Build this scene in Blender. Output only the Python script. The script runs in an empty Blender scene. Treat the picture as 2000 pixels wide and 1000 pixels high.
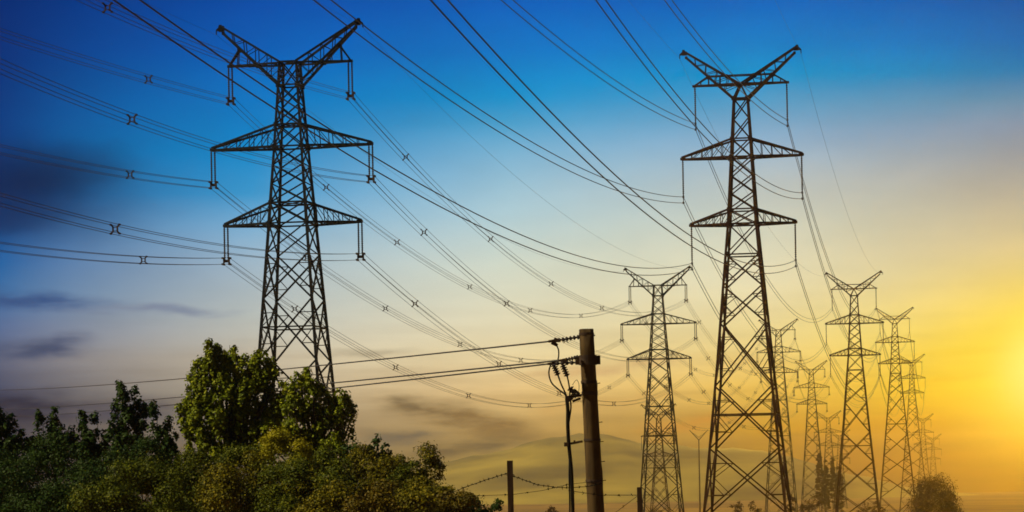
import bpy, bmesh, math, random
import numpy as np
from mathutils import Vector, Matrix

S = bpy.context.scene
COL = S.collection
EYE = 8.0            # eye height above the plain, metres
F = 5000.0           # focal length in pixels of the 2000 px wide photograph
HOR = 930.0          # row of the eye level in the photograph
ROLL = math.radians(1.0)   # the camera was held one degree off level
def UN(px, py):            # a point of the photograph with that tilt taken out
    c, s_ = math.cos(ROLL), math.sin(ROLL)
    return 1000+(px-1000)*c-(py-HOR)*s_, HOR+(px-1000)*s_+(py-HOR)*c

# ------------------------------------------------------------------ camera
cam_d = bpy.data.cameras.new('camera')
cam = bpy.data.objects.new('camera', cam_d); COL.objects.link(cam)
cam.location = (0, 0, EYE); cam.rotation_euler = (math.radians(90), ROLL, 0)
cam_d.sensor_width = 36; cam_d.lens = 36 * F / 2000
cam_d.shift_y = (HOR - 500) / 2000
cam_d.clip_start = 0.5; cam_d.clip_end = 20000
S.camera = cam

# ------------------------------------------------------------------ view
S.view_settings.view_transform = 'Standard'
S.view_settings.look = 'None'
S.view_settings.exposure = 0.0
S.view_settings.gamma = 1.0
S.render.film_transparent = False
S.cycles.max_bounces = 6
S.cycles.volume_bounces = 1
S.cycles.use_denoising = True
S.cycles.filter_width = 1.7

def lin(c):
    return tuple(((v/255)/12.92 if v/255 <= .04045 else ((v/255+.055)/1.055)**2.4) for v in c) + (1.0,)

# ------------------------------------------------------------------ sky
W = bpy.data.worlds.new("World"); S.world = W; W.use_nodes = True
nt = W.node_tree; nt.nodes.clear()
def N(t, **kw):
    n = nt.nodes.new(t)
    for k, v in kw.items(): setattr(n, k, v)
    return n
def L(a, b): nt.links.new(a, b)
def math_node(op, a, b=None, clamp=False):
    n = N('ShaderNodeMath', operation=op); n.use_clamp = clamp
    for i, v in enumerate((a, b)):
        if v is None: continue
        if isinstance(v, (int, float)): n.inputs[i].default_value = v
        else: L(v, n.inputs[i])
    return n.outputs[0]
def mix_node(fac, a, b):
    n = N('ShaderNodeMix', data_type='RGBA'); n.clamp_factor = True
    for s, v in ((0, fac), (6, a), (7, b)):
        if isinstance(v, (int, float, tuple)): n.inputs[s].default_value = v
        else: L(v, n.inputs[s])
    return n.outputs[2]

tc = N('ShaderNodeTexCoord')
sp = N('ShaderNodeSeparateXYZ'); L(tc.outputs['Generated'], sp.inputs[0])
az = math_node('MULTIPLY', math_node('ARCTAN2', sp.outputs[0], sp.outputs[1]), 180/math.pi)
el = math_node('MULTIPLY', math_node('ARCSINE', sp.outputs[2]), 180/math.pi)
def AZ(px): return math.degrees(math.atan((px-1000)/F))
def EL(py): return math.degrees(math.atan((HOR-py)/F))
EL0, EL1 = -3.0, 17.0
elf = math_node('DIVIDE', math_node('SUBTRACT', el, EL0), EL1-EL0, True)
SKY = [  # azimuth column, then (photograph row, sRGB) down the sky
 (-75, [(-400,(2,16,48)),(0,(4,30,84)),(300,(8,50,110)),(600,(48,74,120)),(850,(30,44,78)),(1000,(18,28,50))]),
 (AZ(0), [(-400,(0,18,60)),(0,(0,40,110)),(130,(0,48,122)),(250,(0,58,130)),(360,(0,66,138)),(450,(0,82,152)),(520,(14,98,166)),(580,(56,114,170)),(640,(88,114,160)),(710,(96,102,128)),(770,(60,70,102)),(850,(36,48,78)),(960,(30,38,60))]),
 (AZ(500), [(-400,(0,30,84)),(0,(0,74,166)),(100,(0,94,184)),(200,(0,120,198)),(300,(0,140,206)),(380,(54,150,204)),(440,(118,172,208)),(520,(164,188,204)),(620,(192,198,192)),(700,(208,196,172)),(790,(176,162,138)),(880,(124,112,98)),(1000,(90,80,60))]),
 (AZ(1000), [(-400,(0,34,96)),(0,(0,94,187)),(100,(0,118,200)),(190,(0,148,210)),(240,(70,160,206)),(320,(134,186,214)),(420,(174,204,212)),(520,(218,226,208)),(620,(242,234,198)),(690,(248,228,176)),(760,(242,206,140)),(850,(204,164,88)),(910,(166,136,50)),(1000,(126,100,40))]),
 (AZ(1500), [(-400,(0,38,104)),(0,(0,98,188)),(90,(0,128,203)),(150,(0,152,211)),(200,(84,162,206)),(280,(146,180,206)),(360,(186,196,194)),(450,(212,214,192)),(550,(238,228,186)),(650,(248,226,152)),(750,(248,204,92)),(840,(202,148,6)),(910,(144,94,0)),(1000,(92,50,0))]),
 (AZ(2000), [(-400,(0,36,96)),(0,(0,84,164)),(90,(0,106,178)),(150,(20,124,180)),(205,(96,142,172)),(260,(134,152,172)),(330,(164,166,164)),(410,(196,188,160)),(490,(222,206,152)),(580,(240,220,126)),(680,(250,226,72)),(760,(250,212,4)),(820,(216,148,0)),(900,(134,76,0)),(1000,(100,50,0))]),
 (26, [(-400,(4,30,84)),(0,(10,70,140)),(150,(30,96,150)),(300,(110,128,136)),(500,(176,150,90)),(700,(190,146,30)),(850,(140,90,4)),(1000,(90,54,2))]),
 (75, [(-400,(4,18,52)),(0,(8,36,84)),(400,(40,62,96)),(700,(84,76,70)),(900,(64,50,36)),(1000,(40,30,20))]),
]
cur = None
for i, (a, stops) in enumerate(SKY):
    r = N('ShaderNodeValToRGB'); L(elf, r.inputs[0])
    e = r.color_ramp; e.interpolation = 'EASE' if False else 'LINEAR'
    st = sorted(((EL(y+math.tan(math.radians(max(-14, min(14, a))))*F*ROLL)-EL0)/(EL1-EL0), c) for y, c in stops)
    while len(e.elements) < len(st): e.elements.new(0.5)
    for k, (p, c) in enumerate(st):
        e.elements[k].position = min(max(p, 0), 1)
    for k, (p, c) in enumerate(st):
        e.elements[k].color = lin(c)
    if cur is None: cur = r.outputs[0]
    else:
        a0 = SKY[i-1][0]
        f = math_node('DIVIDE', math_node('SUBTRACT', az, a0), a-a0, True)
        cur = mix_node(f, cur, r.outputs[0])
# the half of the sky behind the viewer and overhead is plain dusk blue
back = math_node('DIVIDE', math_node('SUBTRACT', math_node('ABSOLUTE', az), 75), 60, True)
cur = mix_node(back, cur, lin((10, 24, 58)))
# thin clouds: soft-edged patches of stretched noise
cv = N('ShaderNodeCombineXYZ'); L(az, cv.inputs[0]); L(el, cv.inputs[1])
def noise(scale_x, scale_y, detail, seed):
    mp = N('ShaderNodeMapping'); L(cv.outputs[0], mp.inputs[0])
    mp.inputs['Scale'].default_value = (scale_x, scale_y, 1); mp.inputs['Location'].default_value = (seed, seed*.7, seed*1.3)
    n = N('ShaderNodeTexNoise'); n.inputs['Scale'].default_value = 1; n.inputs['Detail'].default_value = detail
    n.inputs['Roughness'].default_value = 0.55
    L(mp.outputs[0], n.inputs['Vector']); return n
warp = noise(.55, 1.2, 3, 4.0)
wv = N('ShaderNodeVectorMath', operation='MULTIPLY_ADD'); L(warp.outputs['Color'], wv.inputs[0])
wv.inputs[1].default_value = (1.5, .55, 0); L(cv.outputs[0], wv.inputs[2])
ws = N('ShaderNodeVectorMath', operation='SUBTRACT'); L(wv.outputs[0], ws.inputs[0]); ws.inputs[1].default_value = (.75, .275, 0)
fine = noise(.9, 4.2, 5, 11.0)
fsm = N('ShaderNodeMapRange', interpolation_type='SMOOTHSTEP'); L(fine.outputs['Fac'], fsm.inputs[0])
for k, v in zip((1, 2, 3, 4), (.32, .66, .42, 1.08)): fsm.inputs[k].default_value = v
CLOUDS = [  # px, py, half width px, half height px, tilt, colour, strength
 (10, 385, 290, 120, -5, (0, 32, 82), .8),
 (90, 352, 170, 62, 6, (0, 26, 68), .6),
 (20, 440, 170, 34, 3, (6, 36, 84), .5),
 (60, 592, 190, 24, -4, (52, 84, 136), .9),
 (300, 612, 170, 12, 0, (128, 140, 164), .8),
 (70, 684, 130, 24, 6, (64, 78, 112), .9),
 (40, 800, 170, 44, 0, (12, 26, 62), 1.2),
 (250, 800, 150, 30, 0, (44, 52, 84), 1.0),
 (700, 690, 120, 12, 4, (176, 164, 136), .7),
 (860, 806, 150, 34, -12, (128, 104, 66), 1.1),
 (800, 790, 60, 14, -14, (120, 100, 70), .9),
 (960, 830, 150, 26, -8, (140, 106, 58), 1.0),
 (790, 858, 100, 22, 0, (108, 98, 84), 1.0),
 (930, 868, 130, 20, 6, (84, 68, 48), 1.1),
 (980, 892, 150, 10, 5, (206, 174, 84), .9),
 (900, 910, 120, 14, 4, (84, 74, 46), 1.0),
 (1040, 925, 150, 16, 5, (80, 64, 26), 1.1),
 (1100, 905, 160, 9, 6, (196, 160, 60), .8),
 (1080, 962, 190, 16, 0, (82, 60, 26), 1.0),
 (1210, 880, 150, 12, -5, (120, 100, 40), .8),
 (1150, 720, 190, 14, 4, (222, 180, 122), .7),
 (1180, 790, 160, 16, 7, (226, 176, 96), .7),
 (1360, 825, 120, 22, 8, (226, 150, 48), .8),
 (1400, 905, 140, 20, -4, (140, 108, 10), .9),
 (1500, 880, 120, 12, 3, (170, 130, 10), .6),
 (1420, 985, 170, 26, 0, (100, 62, 16), .9),
 (1600, 860, 170, 18, 0, (150, 100, 0), .9),
 (1880, 872, 220, 24, 4, (140, 84, 0), 1.1),
 (1950, 905, 150, 14, -2, (112, 62, 0), 1.0),
 (1930, 935, 200, 16, -3, (104, 56, 0), 1.0),
 (1760, 960, 220, 26, 2, (96, 52, 0), 1.0),
 (1850, 745, 150, 10, 3, (240, 190, 40), .7),
 (1890, 690, 140, 8, 3, (244, 206, 60), .6),
]
for (px, py, hw, hh, tilt, c, st) in CLOUDS:
    mp = N('ShaderNodeMapping', vector_type='TEXTURE'); L(ws.outputs[0], mp.inputs[0])
    mp.inputs['Location'].default_value = (AZ(UN(px, py)[0]), EL(UN(px, py)[1]), 0)
    mp.inputs['Rotation'].default_value = (0, 0, math.radians(tilt))
    mp.inputs['Scale'].default_value = (hw/F*57.3, hh/F*57.3, 1)
    ln = N('ShaderNodeVectorMath', operation='LENGTH'); L(mp.outputs[0], ln.inputs[0])
    mr = N('ShaderNodeMapRange', interpolation_type='SMOOTHSTEP'); L(ln.outputs['Value'], mr.inputs[0])
    for k, v in zip((1, 2, 3, 4), (1.25, .1, 0, 1)): mr.inputs[k].default_value = v
    f = math_node('MULTIPLY', mr.outputs[0], st if (px < 200 and py < 500) else math_node('MULTIPLY', fsm.outputs[0], st))
    cur = mix_node(f, cur, lin(c))
# faint streaks low in the sky
low = N('ShaderNodeMapRange', interpolation_type='SMOOTHSTEP'); L(el, low.inputs[0])
for k, v in zip((1, 2, 3, 4), (5.0, .8, 0, .55)): low.inputs[k].default_value = v
stk = noise(.22, 2.6, 6, 23.0)
sr = N('ShaderNodeMapRange'); L(stk.outputs['Fac'], sr.inputs[0])
for k, v in zip((1, 2, 3, 4), (.42, .72, 0, 1)): sr.inputs[k].default_value = v
dk = N('ShaderNodeMix', data_type='RGBA', blend_type='MULTIPLY'); dk.inputs[0].default_value = 1
L(cur, dk.inputs[6]); dk.inputs[7].default_value = (.62, .56, .52, 1)
cur = mix_node(math_node('MULTIPLY', low.outputs[0], sr.outputs[0]), cur, dk.outputs[2])
# uneven brightness, as in thin high cloud
veil = noise(.16, .42, 5, 37.0)
vr = N('ShaderNodeMapRange'); L(veil.outputs['Fac'], vr.inputs[0])
for k, v in zip((1, 2, 3, 4), (.3, .7, .90, 1.08)): vr.inputs[k].default_value = v
vm = N('ShaderNodeVectorMath', operation='SCALE'); L(cur, vm.inputs[0]); L(vr.outputs[0], vm.inputs['Scale']); cur = vm.outputs[0]
# the glow round the setting sun
for (px, py, hw, hh, c, st, gain) in [(2060, 735, 430, 260, (255, 214, 40), .5, 1.0), (2050, 748, 230, 190, (255, 232, 84), .75, 1.05), (2060, 728, 130, 130, (255, 246, 150), .6, 1.1), (2165, 735, 130, 130, (255, 184, 26), 1.0, 125)]:
    mp = N('ShaderNodeMapping', vector_type='TEXTURE'); L(cv.outputs[0], mp.inputs[0])
    mp.inputs['Location'].default_value = (AZ(UN(px, py)[0]), EL(UN(px, py)[1]), 0); mp.inputs['Scale'].default_value = (hw/F*57.3, hh/F*57.3, 1)
    ln = N('ShaderNodeVectorMath', operation='LENGTH'); L(mp.outputs[0], ln.inputs[0])
    mr = N('ShaderNodeMapRange', interpolation_type='SMOOTHERSTEP'); L(ln.outputs['Value'], mr.inputs[0])
    for k, v in zip((1, 2, 3, 4), (1.2, 0, 0, st)): mr.inputs[k].default_value = v
    cur = mix_node(mr.outputs[0], cur, tuple(v*gain for v in lin(c)[:3]) + (1.0,))
bg = N('ShaderNodeBackground'); L(cur, bg.inputs[0]); bg.inputs[1].default_value = 1.0
wo = N('ShaderNodeOutputWorld'); L(bg.outputs[0], wo.inputs[0])

# ------------------------------------------------------------------ sun: low, from the left behind the viewer
sd = bpy.data.lights.new('sun', 'SUN'); sd.energy = 5.0; sd.angle = math.radians(.5); sd.color = (1, .82, .52)
sun = bpy.data.objects.new('sun', sd); COL.objects.link(sun)
SUN_AZ, SUN_EL = math.radians(-99), math.radians(46)      # azimuth from straight ahead, + to the right
sv = Vector((math.sin(SUN_AZ)*math.cos(SUN_EL), math.cos(SUN_AZ)*math.cos(SUN_EL), math.sin(SUN_EL)))
sun.rotation_euler = sv.to_track_quat('Z', 'Y').to_euler()

# ------------------------------------------------------------------ helpers
rng = np.random.default_rng(7); random.seed(7)
def tag(o, label, cat, group=None):
    o['label'] = label; o['category'] = cat
    if group: o['group'] = group
    return o
def empty(name, loc=(0, 0, 0)):
    o = bpy.data.objects.new(name, None); COL.objects.link(o); o.location = loc; o.empty_display_size = .3
    return o
def mesh_obj(name, me, parent=None):
    o = bpy.data.objects.new(name, me); COL.objects.link(o)
    if parent is not None: o.parent = parent
    return o
class MB:                                  # collects vertices and faces of one part
    def __init__(s): s.v = []; s.f = []
    def bar(s, p, q, w, w2=None):
        p = Vector(p); q = Vector(q); d = (q-p)
        if d.length < 1e-6: return
        d.normalize(); up = Vector((0, 0, 1)) if abs(d.z) < .95 else Vector((1, 0, 0))
        a = d.cross(up).normalized(); b = a.cross(d).normalized(); n = len(s.v)
        for pt, ww in ((p, w), (q, w if w2 is None else w2)):
            for i, j in ((-1, -1), (1, -1), (1, 1), (-1, 1)):
                s.v.append(tuple(pt + a*i*ww/2 + b*j*ww/2))
        for k in range(4):
            s.f.append((n+k, n+(k+1) % 4, n+4+(k+1) % 4, n+4+k))
        s.f.append((n+3, n+2, n+1, n)); s.f.append((n+4, n+5, n+6, n+7))
    def box(s, c, sx, sy, sz):
        n = len(s.v); c = Vector(c)
        for z in (-1, 1):
            for x, y in ((-1, -1), (1, -1), (1, 1), (-1, 1)):
                s.v.append((c.x+x*sx/2, c.y+y*sy/2, c.z+z*sz/2))
        for k in range(4): s.f.append((n+k, n+(k+1) % 4, n+4+(k+1) % 4, n+4+k))
        s.f.append((n+3, n+2, n+1, n)); s.f.append((n+4, n+5, n+6, n+7))
    def tube(s, pts, r, sides=6, cap=True):
        pts = [Vector(p) for p in pts]; n0 = len(s.v); m = len(pts)
        rs = r if hasattr(r, '__len__') else [r]*m
        prev = None
        for i, p in enumerate(pts):
            d = (pts[min(i+1, m-1)] - pts[max(i-1, 0)])
            d = d.normalized() if d.length > 1e-9 else Vector((0, 0, 1))
            if prev is None:
                up = Vector((0, 0, 1)) if abs(d.z) < .9 else Vector((1, 0, 0)); a = d.cross(up).normalized()
            else:
                a = (prev - d*prev.dot(d)).normalized()
            prev = a; b = d.cross(a)
            for k in range(sides):
                t = 2*math.pi*k/sides
                s.v.append(tuple(p + (a*math.cos(t) + b*math.sin(t))*rs[i]))
        for i in range(m-1):
            for k in range(sides):
                k2 = (k+1) % sides
                s.f.append((n0+i*sides+k, n0+i*sides+k2, n0+(i+1)*sides+k2, n0+(i+1)*sides+k))
        if cap:
            s.f.append(tuple(n0+k for k in reversed(range(sides)))); s.f.append(tuple(n0+(m-1)*sides+k for k in range(sides)))
    def mesh(s, name, mat, smooth=False):
        me = bpy.data.meshes.new(name); me.from_pydata(s.v, [], s.f); me.materials.append(mat)
        if smooth: me.polygons.foreach_set('use_smooth', [True]*len(me.polygons))
        me.update(); return me
    def build(s, name, mat, parent=None, smooth=False):
        return mesh_obj(name, s.mesh(name, mat, smooth), parent)

# ------------------------------------------------------------------ materials
def new_mat(name):
    m = bpy.data.materials.new(name); m.use_nodes = True
    return m, m.node_tree, m.node_tree.nodes['Principled BSDF']
def noise_mat(name, c1, c2, scale, rough=.7, metal=0, bump=0.0, stretch=(1, 1, 1), spec=.3):
    m, t, b = new_mat(name)
    co = t.nodes.new('ShaderNodeTexCoord'); mp = t.nodes.new('ShaderNodeMapping'); mp.inputs['Scale'].default_value = stretch
    t.links.new(co.outputs['Object'], mp.inputs[0])
    n = t.nodes.new('ShaderNodeTexNoise'); n.inputs['Scale'].default_value = scale; n.inputs['Detail'].default_value = 6
    t.links.new(mp.outputs[0], n.inputs['Vector'])
    r = t.nodes.new('ShaderNodeValToRGB'); r.color_ramp.elements[0].position = .3; r.color_ramp.elements[1].position = .7
    r.color_ramp.elements[0].color = (*c1, 1); r.color_ramp.elements[1].color = (*c2, 1)
    t.links.new(n.outputs['Fac'], r.inputs[0]); t.links.new(r.outputs[0], b.inputs['Base Color'])
    b.inputs['Roughness'].default_value = rough; b.inputs['Metallic'].default_value = metal
    b.inputs['Specular IOR Level'].default_value = spec
    if bump:
        bp = t.nodes.new('ShaderNodeBump'); bp.inputs['Strength'].default_value = bump; bp.inputs['Distance'].default_value = .03
        t.links.new(n.outputs['Fac'], bp.inputs['Height']); t.links.new(bp.outputs[0], b.inputs['Normal'])
    return m
def leaf_mat(name, c1, c2, c3, transl=.3):
    """c1..c3: leaf colours of this plant; each leaf takes its own tone"""
    m, t, b = new_mat(name)
    g = t.nodes.new('ShaderNodeNewGeometry')
    r = t.nodes.new('ShaderNodeValToRGB'); e = r.color_ramp
    e.elements[0].color = (*c1, 1); e.elements[1].color = (*c3, 1); x = e.elements.new(.55); x.color = (*c2, 1)
    co = t.nodes.new('ShaderNodeTexCoord'); n = t.nodes.new('ShaderNodeTexNoise'); n.inputs['Scale'].default_value = 1.3
    t.links.new(co.outputs['Object'], n.inputs['Vector'])
    mx = t.nodes.new('ShaderNodeMath'); mx.operation = 'MULTIPLY_ADD'; mx.inputs[1].default_value = .55
    ad = t.nodes.new('ShaderNodeMath'); ad.operation = 'MULTIPLY'; ad.inputs[1].default_value = .45
    t.links.new(n.outputs['Fac'], ad.inputs[0]); t.links.new(g.outputs['Random Per Island'], mx.inputs[0]); t.links.new(ad.outputs[0], mx.inputs[2])
    t.links.new(mx.outputs[0], r.inputs[0]); t.links.new(r.outputs[0], b.inputs['Base Color'])
    b.inputs['Roughness'].default_value = .55; b.inputs['Specular IOR Level'].default_value = .08
    tr = t.nodes.new('ShaderNodeBsdfTranslucent'); t.links.new(r.outputs[0], tr.inputs[0])
    ms = t.nodes.new('ShaderNodeMixShader'); ms.inputs[0].default_value = transl
    t.links.new(b.outputs[0], ms.inputs[1]); t.links.new(tr.outputs[0], ms.inputs[2])
    t.links.new(ms.outputs[0], t.nodes['Material Output'].inputs[0])
    return m
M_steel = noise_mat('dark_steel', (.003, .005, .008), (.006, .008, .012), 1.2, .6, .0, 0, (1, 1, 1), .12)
M_haze_brown = noise_mat('haze_brown_steel', (.022, .006, .003), (.040, .012, .006), 1.2, .7, .0, 0, (1, 1, 1), .12)  # brown tint of the hazy air put into the steel colour
M_insul = noise_mat('insulator_glaze', (.030, .026, .026), (.05, .04, .038), 2, .35)
M_wire = noise_mat('conductor_aluminium', (.030, .030, .034), (.05, .05, .05), .3, .6)
M_cable = noise_mat('black_cable', (.006, .005, .004), (.010, .008, .006), 3, .7, 0, 0, (1, 1, 1), .1)
M_conc = noise_mat('pole_concrete', (.036, .021, .006), (.105, .066, .020), 3.0, .9, 0, .3, (3, 3, .5))
M_iron = noise_mat('pole_iron', (.03, .018, .012), (.06, .035, .02), 6, .7, .0)
M_post = noise_mat('post_wood', (.035, .02, .012), (.07, .04, .022), 5, .9, 0, .4, (4, 4, .6))
M_bark = noise_mat('bark', (.03, .022, .014), (.075, .055, .035), 8, .9, 0, .6, (2, 2, .4))
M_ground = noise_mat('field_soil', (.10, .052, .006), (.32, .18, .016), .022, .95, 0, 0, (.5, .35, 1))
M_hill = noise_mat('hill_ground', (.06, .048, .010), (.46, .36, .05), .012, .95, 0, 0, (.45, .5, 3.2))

# ------------------------------------------------------------------ ground
def sm(a, b, x):
    t = min(max((x-a)/(b-a), 0), 1); return t*t*(3-2*t)
def ground(x, y):
    near = -2.6*(1-sm(38, 54, y)) + -5.2*sm(38, 54, y)
    near = near*(1-sm(60, 125, y)) + -8*sm(60, 125, y)
    bank = -3.1*(1-sm(112, 160, y)) + -8*sm(112, 160, y)
    k = 1-sm(2, 9, x)
    base = near*(1-k) + max(near, bank)*k
    base -= 7*sm(200, 500, y) + max(0, y-500)*.006
    return EYE + base + (.10*math.sin(x*.37+y*.11) + .07*math.sin(x*.13-y*.29))*(1-sm(150, 400, y))
ys = list(range(-300, 0, 30)) + list(np.arange(0, 180, 5)) + list(range(180, 600, 40)) + list(range(600, 3401, 200))
xs = list(range(-1500, -100, 140)) + list(range(-100, -30, 14)) + list(np.arange(-30, 40, 3)) + list(range(40, 120, 16)) + list(range(120, 1801, 140))
gb = MB()
for y in ys:
    for x in xs: gb.v.append((float(x), float(y), ground(x, y)))
nx = len(xs)
for j in range(len(ys)-1):
    for i in range(nx-1): gb.f.append((j*nx+i, j*nx+i+1, (j+1)*nx+i+1, (j+1)*nx+i))
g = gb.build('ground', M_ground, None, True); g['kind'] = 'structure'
# low hills on the horizon
def hill(name, ridge, d0, d1):
    ridge = [UN(*r) for r in ridge]
    hb = MB(); cols = 70; rows = 9
    xs_ = [ridge[0][0] + (ridge[-1][0]-ridge[0][0])*i/(cols-1) for i in range(cols)]
    for j in range(rows):
        t = j/(rows-1)
        for i, px in enumerate(xs_):
            h = np.interp(px, [r[0] for r in ridge], [r[1] for r in ridge])
            d = d0 + (d1-d0)*t
            top = (HOR-h)/F*(d0+d1)/2
            prof = math.sin(math.pi*t)
            hb.v.append(((px-1000)/F*(d0+d1)/2 * (.9+.2*t), d, EYE-42 + (top+42)*prof + (math.sin(i*.9+j)*.9+math.sin(i*2.3-j*1.7)*.6)*prof))
    for j in range(rows-1):
        for i in range(cols-1): hb.f.append((j*cols+i, j*cols+i+1, (j+1)*cols+i+1, (j+1)*cols+i))
    o = hb.build(name, M_hill, None, True); o['kind'] = 'structure'
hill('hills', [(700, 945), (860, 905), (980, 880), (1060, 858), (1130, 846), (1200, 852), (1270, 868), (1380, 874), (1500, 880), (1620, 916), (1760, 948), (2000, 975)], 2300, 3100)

# ------------------------------------------------------------------ lattice pylons
LX, LY = .1720, .9851                    # direction both lines run in
def lerp(a, b, t): return a + (b-a)*t
def body_hw(prof, z):
    if z >= prof[0][0]: return prof[0][1]
    for (z0, w0), (z1, w1) in zip(prof, prof[1:]):
        if z >= z1: return lerp(w0, w1, (z0-z)/(z0-z1))
    (z0, w0), (z1, w1) = prof[-2:]
    return w1 + (z1-z)*(w1-w0)/(z0-z1)
CORN = ((-1, -1), (1, -1), (1, 1), (-1, 1))
SPEC = {
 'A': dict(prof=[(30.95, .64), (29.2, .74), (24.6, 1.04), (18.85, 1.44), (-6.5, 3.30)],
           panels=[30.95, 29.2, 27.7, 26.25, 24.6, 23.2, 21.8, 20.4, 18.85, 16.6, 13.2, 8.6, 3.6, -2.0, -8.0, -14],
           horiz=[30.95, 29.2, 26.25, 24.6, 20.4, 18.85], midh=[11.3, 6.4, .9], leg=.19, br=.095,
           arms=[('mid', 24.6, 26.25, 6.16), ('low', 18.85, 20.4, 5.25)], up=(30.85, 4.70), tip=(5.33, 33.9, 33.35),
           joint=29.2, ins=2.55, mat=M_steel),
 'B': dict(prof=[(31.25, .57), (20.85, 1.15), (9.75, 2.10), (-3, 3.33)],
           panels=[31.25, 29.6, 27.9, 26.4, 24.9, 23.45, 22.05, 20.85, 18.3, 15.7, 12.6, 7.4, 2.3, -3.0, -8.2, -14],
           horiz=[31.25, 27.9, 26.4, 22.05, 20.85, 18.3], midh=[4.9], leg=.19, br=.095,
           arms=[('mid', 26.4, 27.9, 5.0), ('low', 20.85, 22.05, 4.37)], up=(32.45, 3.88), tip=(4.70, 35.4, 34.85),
           joint=31.25, ins=3.05, mat=M_haze_brown),
}
def make_shared(kind):
    """meshes that every pylon of one kind shares: the arms, the horns, the insulators; z counts from eye level"""
    sp_ = SPEC[kind]; out = {}; prof = sp_['prof']; br = sp_['br']; mat = sp_['mat']
    for side in (-1, 1):
        for (nm, zb, zt, ln) in sp_['arms']:
            m = MB(); w0 = body_hw(prof, zb); w1 = body_hw(prof, zt); tipd = .10; n = 5
            def P(t, top, sgn):
                x = side*lerp(w1 if top else w0, ln, t)
                z = lerp(zt, zb+.16, t) if top else zb
                return Vector((x, sgn*lerp(w1 if top else w0, tipd, t), z))
            for sgn in (-1, 1):
                m.bar(P(0, 0, sgn), P(1, 0, sgn), br*1.7); m.bar(P(0, 1, sgn), P(1, 1, sgn), br*1.6)
                for k in range(1, n):
                    t = k/n
                    m.bar(P(t, 0, sgn), P(t, 1, sgn), br*.62)
                    m.bar(P((k-1)/n, 1, sgn), P(t, 0, sgn), br*.5)
            for k in range(n):
                a, b = k/n, (k+1)/n
                m.bar(P(a, 0, -1 if k % 2 else 1), P(b, 0, 1 if k % 2 else -1), br*.6)
                m.bar(P(b, 0, -1), P(b, 0, 1), br*.8)
                m.bar(P(b, 1, -1), P(b, 1, 1), br*.5)
            m.box((side*(ln-.10), 0, zb+.05), .42, .34, .20)
            for sgn in (-1, 1): m.box((side*w0, sgn*(w0+.02), zb), .34, .10, .34); m.box((side*w1, sgn*(w1+.02), zt), .30, .10, .30)
            out[(nm, side)] = m.mesh('crossarm', mat)
        # upper arm and horn
        m = MB(); zu, lu = sp_['up']; tx, tz, tz2 = sp_['tip']; zj = sp_['joint']; wj = body_hw(prof, zj)
        h = MB(); n = 5
        if kind == 'A': ux, uz = .64, 30.95
        else: ux, uz = .05, 32.45
        def H(t, top, sgn):
            dpt = sgn*lerp(wj, .10, t)
            return Vector((side*lerp(ux if top else wj, tx-(.0 if top else .22), t), dpt, lerp(uz if top else zj, tz if top else tz2, t)))
        for sgn in (-1, 1):
            h.bar(H(0, 1, sgn), H(1, 1, sgn), br*1.6); h.bar(H(0, 0, sgn), H(1, 0, sgn), br*1.8)
            for k in range(1, n):
                h.bar(H(k/n, 0, sgn), H(k/n, 1, sgn), br*.62); h.bar(H((k-1)/n, 1, sgn), H(k/n, 0, sgn), br*.5)
            if kind == 'B': h.bar((side*wj, sgn*wj, zj), (0, sgn*wj*.9, zu), br*1.4)
        for k in range(n):
            a, b = k/n, (k+1)/n
            h.bar(H(a, 0, 1 if k % 2 else -1), H(b, 0, -1 if k % 2 else 1), br*.5)
            h.bar(H(b, 1, -1), H(b, 1, 1), br*.7)
        h.bar(H(1, 1, -1), H(1, 1, 1), br*2.2); h.bar(H(1, 0, -1), H(1, 0, 1), br*2.2)
        e1 = Vector((side*(tx+.32), 0, tz-.30)); h.bar((side*(tx-.35), 0, tz-.22), e1, .16, .10); h.bar((side*tx, 0, tz-.02), e1, .10); h.bar(e1, e1-Vector((0, 0, .32)), .07)
        h.box((side*(tx-.08), 0, tz-.2), .40, .26, .42 if kind == 'A' else .30)
        for sgn in (-1, 1): h.box((side*wj, sgn*(wj+.02), zj), .34, .10, .36)
        out[('horn', side)] = h.mesh('horn', mat)
        def U(t, sgn): return Vector((side*lerp(ux, lu, t), sgn*lerp(wj, .10, t), zu))
        for sgn in (-1, 1):
            m.bar(U(0, sgn), U(1, sgn), br*1.4)
            if kind == 'A':
                pc = Vector((side*3.85, sgn*wj*.3, 32.05)); m.bar(U(1, sgn), pc, br*1.1)
                for xx in (3.2, 4.0): m.bar((side*xx, sgn*wj*(1-xx/5.3), zu), (side*(xx-.05), sgn*wj*(1-xx/5.3), zu+ (xx-2.3)*.72 if xx < 3.9 else zu+1.0), br*.7)
                m.box((side*3.85, sgn*wj*.3, 32.02), .26, .1, .26); m.box((side*2.55, sgn*wj*.55, zu), .3, .1, .3)
            else:
                pc = Vector((side*2.65, sgn*wj*.45, 33.2)); m.bar(U(1, sgn), pc, br*1.0); m.bar(pc, (0, sgn*wj*.6, 33.2), br*.9)
                for xx in (1.7, 2.65, 3.3): m.bar((side*xx, sgn*wj*(1-xx/4.6), zu), (side*xx, sgn*wj*(1-xx/4.6), zu+(.72 if xx < 2.8 else .33)), br*.7)
                m.box((side*2.65, sgn*wj*.45, 33.15), .28, .1, .28); m.box((side*1.75, sgn*wj*.6, zu), .26, .1, .26)
                m.box((side*1.15, sgn*wj*.75, 33.15), .24, .1, .24)
        for k in range(n):
            m.bar(U(k/n, -1 if k % 2 else 1), U((k+1)/n, 1 if k % 2 else -1), br*.7)
        m.box((side*(lu-.06), 0, zu), .36, .28, .18)
        out[('up', side)] = m.mesh('crossarm', mat)
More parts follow.
